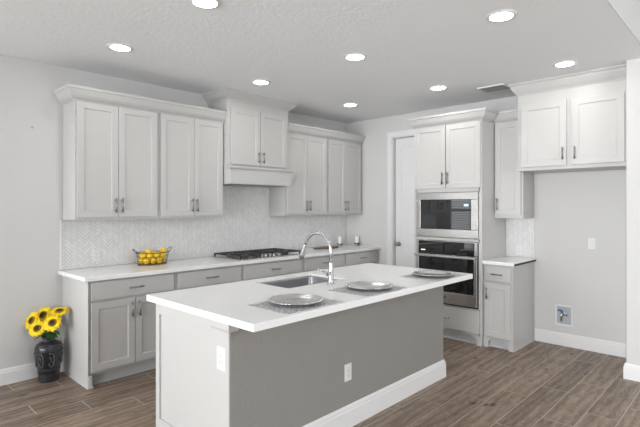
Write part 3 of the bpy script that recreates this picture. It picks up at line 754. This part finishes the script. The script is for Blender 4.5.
# ------------------------------------------------------------------ candles and tray
def candle(x, y, s1, s2):
    t = thing('candle_holder', 'small dark footed candle holder ' + s1, 'candle holder', (x, y, .9142), 0, 'candle holders on the long counter')
    bm = bmesh.new(); lathe(bm, [(0, .030), (.014, .028), (.042, .030), (.050, .038), (.048, .040), (.04, .034), (0, .034)], 24, cap=False); obj('dish', bm, 'brown', t, smooth=True)
    for k in range(3):
        a = 2*PI*k/3+.5; bm = bmesh.new(); tube(bm, [(.018*math.cos(a), .018*math.sin(a), .031), (.034*math.cos(a), .034*math.sin(a), .015), (.038*math.cos(a), .038*math.sin(a), .004)], [.006, .0045, .006], 8); obj('leg', bm, 'brown', t, smooth=True)
    t = thing('pillar_candle', 'white pillar candle standing in the holder ' + s2, 'candle', (x, y, .9142+.0345), 0, 'white candles on the long counter')
    bm = bmesh.new(); lathe(bm, [(0, 0), (.026, 0), (.027, .003), (.027, .098), (.024, .102), (.012, .099), (0, .098)], 24, cap=False); obj('wax', bm, 'wax', t, smooth=True)
    bm = bmesh.new(); tube(bm, [(0, 0, .097), (.001, 0, .108)], .0012, 6); obj('wick', bm, 'dark', t)
candle(3.655, -.165, 'left of the pair, beside the beaded tray', 'left of the pair near the beaded tray')
candle(3.925, -.265, 'right of the pair, nearest the pantry door', 'right of the pair nearest the pantry door')
t = thing('serving_tray', 'low tan and brown oblong decorative tray seen behind the faucet arch', 'tray', (3.27, -.255, .9142), -.10)
bm = bmesh.new(); lathe(bm, [(0, .003), (.9, .003), (.97, .012), (1, .016), (1.02, .014), (.99, .006), (.92, 0), (0, 0)], 40, sx=.22, sy=.075, cap=False); obj('plate', bm, 'brown', t, smooth=True)
bm = bmesh.new()
for k in range(44):
    a = 2*PI*k/44; bmesh.ops.create_uvsphere(bm, u_segments=8, v_segments=6, radius=.008*(1+.4*math.sin(k*2.3)), matrix=Matrix.Translation((.205*math.cos(a), .066*math.sin(a), .017)))
obj('beaded_edge', bm, 'tan', t, smooth=True)

# ------------------------------------------------------------------ vase of sunflowers
vx, vy = -.118, -.152
t = thing('vase', 'dark grey glazed floor vase with black bands on the floor beside the base cabinets', 'vase', (vx, vy, 0))
VP = [(0, .002), (.072, 0), (.077, .004), (.079, .03), (.087, .11), (.098, .20), (.105, .265), (.104, .292), (.095, .312), (.078, .326), (.062, .334), (.050, .342), (.048, .354), (.056, .370), (.058, .376), (.052, .375), (.044, .356), (.046, .340), (0, .330)]
bm = bmesh.new(); lathe(bm, VP, 48, cap=False); obj('body', bm, 'vase', t, smooth=True)
def vr(z):
    for (r0, z0), (r1, z1) in zip(VP[1:12], VP[2:13]):
        if z0 <= z <= z1: return r0+(r1-r0)*(z-z0)/(z1-z0)
    return .1
def band(z0, z1, name='band'):
    bm = bmesh.new(); n = 8
    lathe(bm, [(vr(z0+(z1-z0)*i/n)+.0012, z0+(z1-z0)*i/n) for i in range(n+1)], 48, cap=False); obj(name, bm, 'vase_black', t, smooth=True)
band(.070, .095); band(.120, .262); band(.296, .308)
bm = bmesh.new()
for k in range(8):
    a0 = 2*PI*k/8+.05
    def VPt(u, z): a = a0+u; r = vr(z)+.003; a = a0+u*1.35; return (r*math.cos(a), r*math.sin(a), z)
    tube(bm, [VPt(-.24, .250), VPt(-.08, .252), VPt(.0, .235), VPt(.03, .19), VPt(.0, .150), VPt(-.10, .132), VPt(-.20, .145), VPt(-.22, .17)], .006, 6)
    tube(bm, [VPt(-.22, .225), VPt(-.14, .215), VPt(-.10, .17)], [.004, .008, .004], 6)
obj('scroll_relief', bm, 'relief', t, smooth=True)

RT = Vector((math.cos(YAW), -math.sin(YAW), 0)); FW = Vector((math.sin(YAW), math.cos(YAW), 0)); UP = Vector((0, 0, 1))
def sunflower(off, nrm, r, label, leaf=True):
    """off: head position from the vase mouth; nrm: where the head faces"""
    root = Vector((vx, vy, .0)); head = root+off
    t = thing('sunflower', label, 'flower', (vx, vy, .356), 0, 'sunflowers in the vase')
    base_ = Vector((vx, vy, .356)); h = head-base_; nrm = nrm.normalized()
    a = (off.x*.10, off.y*.10, -.02); side = Vector((off.x*.25, off.y*.25, h.z*.35))
    bm = bmesh.new(); tube(bm, [a, side*.5, side, h-nrm*.045, h-nrm*.008], [.004]*4+[.006], 8); obj('stem', bm, 'leaf', t, smooth=True)
    q = Vector((0,0,1)).rotation_difference(nrm).to_matrix().to_4x4(); Mx = Matrix.Translation(h) @ q
    bm = bmesh.new()
    for layer, (cnt, rl, z, cup) in enumerate(((15, 1.0, -.002, .05), (13, .86, .003, .22))):
        for k in range(cnt):
            a = 2*PI*(k+.5*layer)/cnt+random.uniform(-.06, .06); L = r*rl*random.uniform(.92, 1.06); ww = .016*random.uniform(.85, 1.1)
            ca, sa = math.cos(a), math.sin(a); ri = r*.38; cu = cup+random.uniform(-.1, .1)
            secs = []
            for s, wd in ((0, .45), (.3, .95), (.6, 1), (.85, .6), (1, .05)):
                rad = ri+(L-ri)*s; zz = z+cu*(L-ri)*(s-.5*s*s)*.8
                row = []
                for u in (-1, 0, 1):
                    row.append(bm.verts.new((rad*ca-u*ww*wd*sa, rad*sa+u*ww*wd*ca, zz-(0 if u else .003))))
                secs.append(row)
            for p, q_ in zip(secs, secs[1:]):
                for u in (0, 1): bm.faces.new((p[u], p[u+1], q_[u+1], q_[u]))
    bm.transform(Mx); pe = obj('petals', bm, 'petal', t, smooth=True)
    sm = pe.modifiers.new('thick', 'SOLIDIFY'); sm.thickness = .0012
    bm = bmesh.new(); lathe(bm, [(0, -.006), (r*.38, -.006), (r*.43, .002), (r*.38, .010), (r*.26, .010)], 24, cap=False); bm.transform(Mx); obj('outer_disc', bm, 'ring', t, smooth=True)
    bm = bmesh.new(); lathe(bm, [(r*.29, .009), (r*.22, .0125), (r*.1, .011), (0, .009)], 24, cap=False); bm.transform(Mx); obj('seed_disc', bm, 'disc', t, smooth=True)
    if leaf:
        for sgn in (-1, 1):
            st = side*.75; d_ = (RT*sgn*.8+Vector((off.x, off.y, 0))*1.2-FW*.25+UP*.05).normalized(); bm = bmesh.new(); secs = []
            w_ = d_.cross(UP).normalized()
            for s, wd in ((0, .05), (.2, .7), (.45, 1), (.75, .7), (1, .04)):
                c_ = st+d_*(.095*s)+UP*(.02*s-.055*s*s); secs.append([bm.verts.new(c_+w_*u*.026*wd+UP*(.004*abs(u))) for u in (-1, 0, 1)])
            for p, q_ in zip(secs, secs[1:]):
                for u in (0, 1): bm.faces.new((p[u], p[u+1], q_[u+1], q_[u]))
            lo = obj('leaf', bm, 'leaf', t, smooth=True); sm = lo.modifiers.new('thick', 'SOLIDIFY'); sm.thickness = .001
    return t
def O(du, dz, df=0): return RT*du+UP*dz+FW*df       # in metres right / up / away from the camera side of the room
px = 1/117.
sunflower(O(-15.5*px, .515, -.02), -FW*1+UP*.55-RT*.45, .082, 'yellow sunflower at the far left of the bunch in the vase')
sunflower(O(-5.6*px, .464, -.085), -FW*1+UP*.6+RT*.05, .074, 'lowest yellow sunflower at the front left of the bunch in the vase')
sunflower(O(8.3*px, .508, -.07), -FW*1+UP*.65+RT*.1, .079, 'orange-yellow sunflower at the front right of the bunch in the vase')
sunflower(O(10.7*px, .590, .0), -FW*.35+UP*1+RT*.05, .080, 'highest sunflower of the bunch, tipped upward, right of the rest')
sunflower(O(-10*px, .545, .06), -FW*.9+UP*.7-RT*.1, .078, 'sunflower half hidden behind the others in the middle of the bunch')
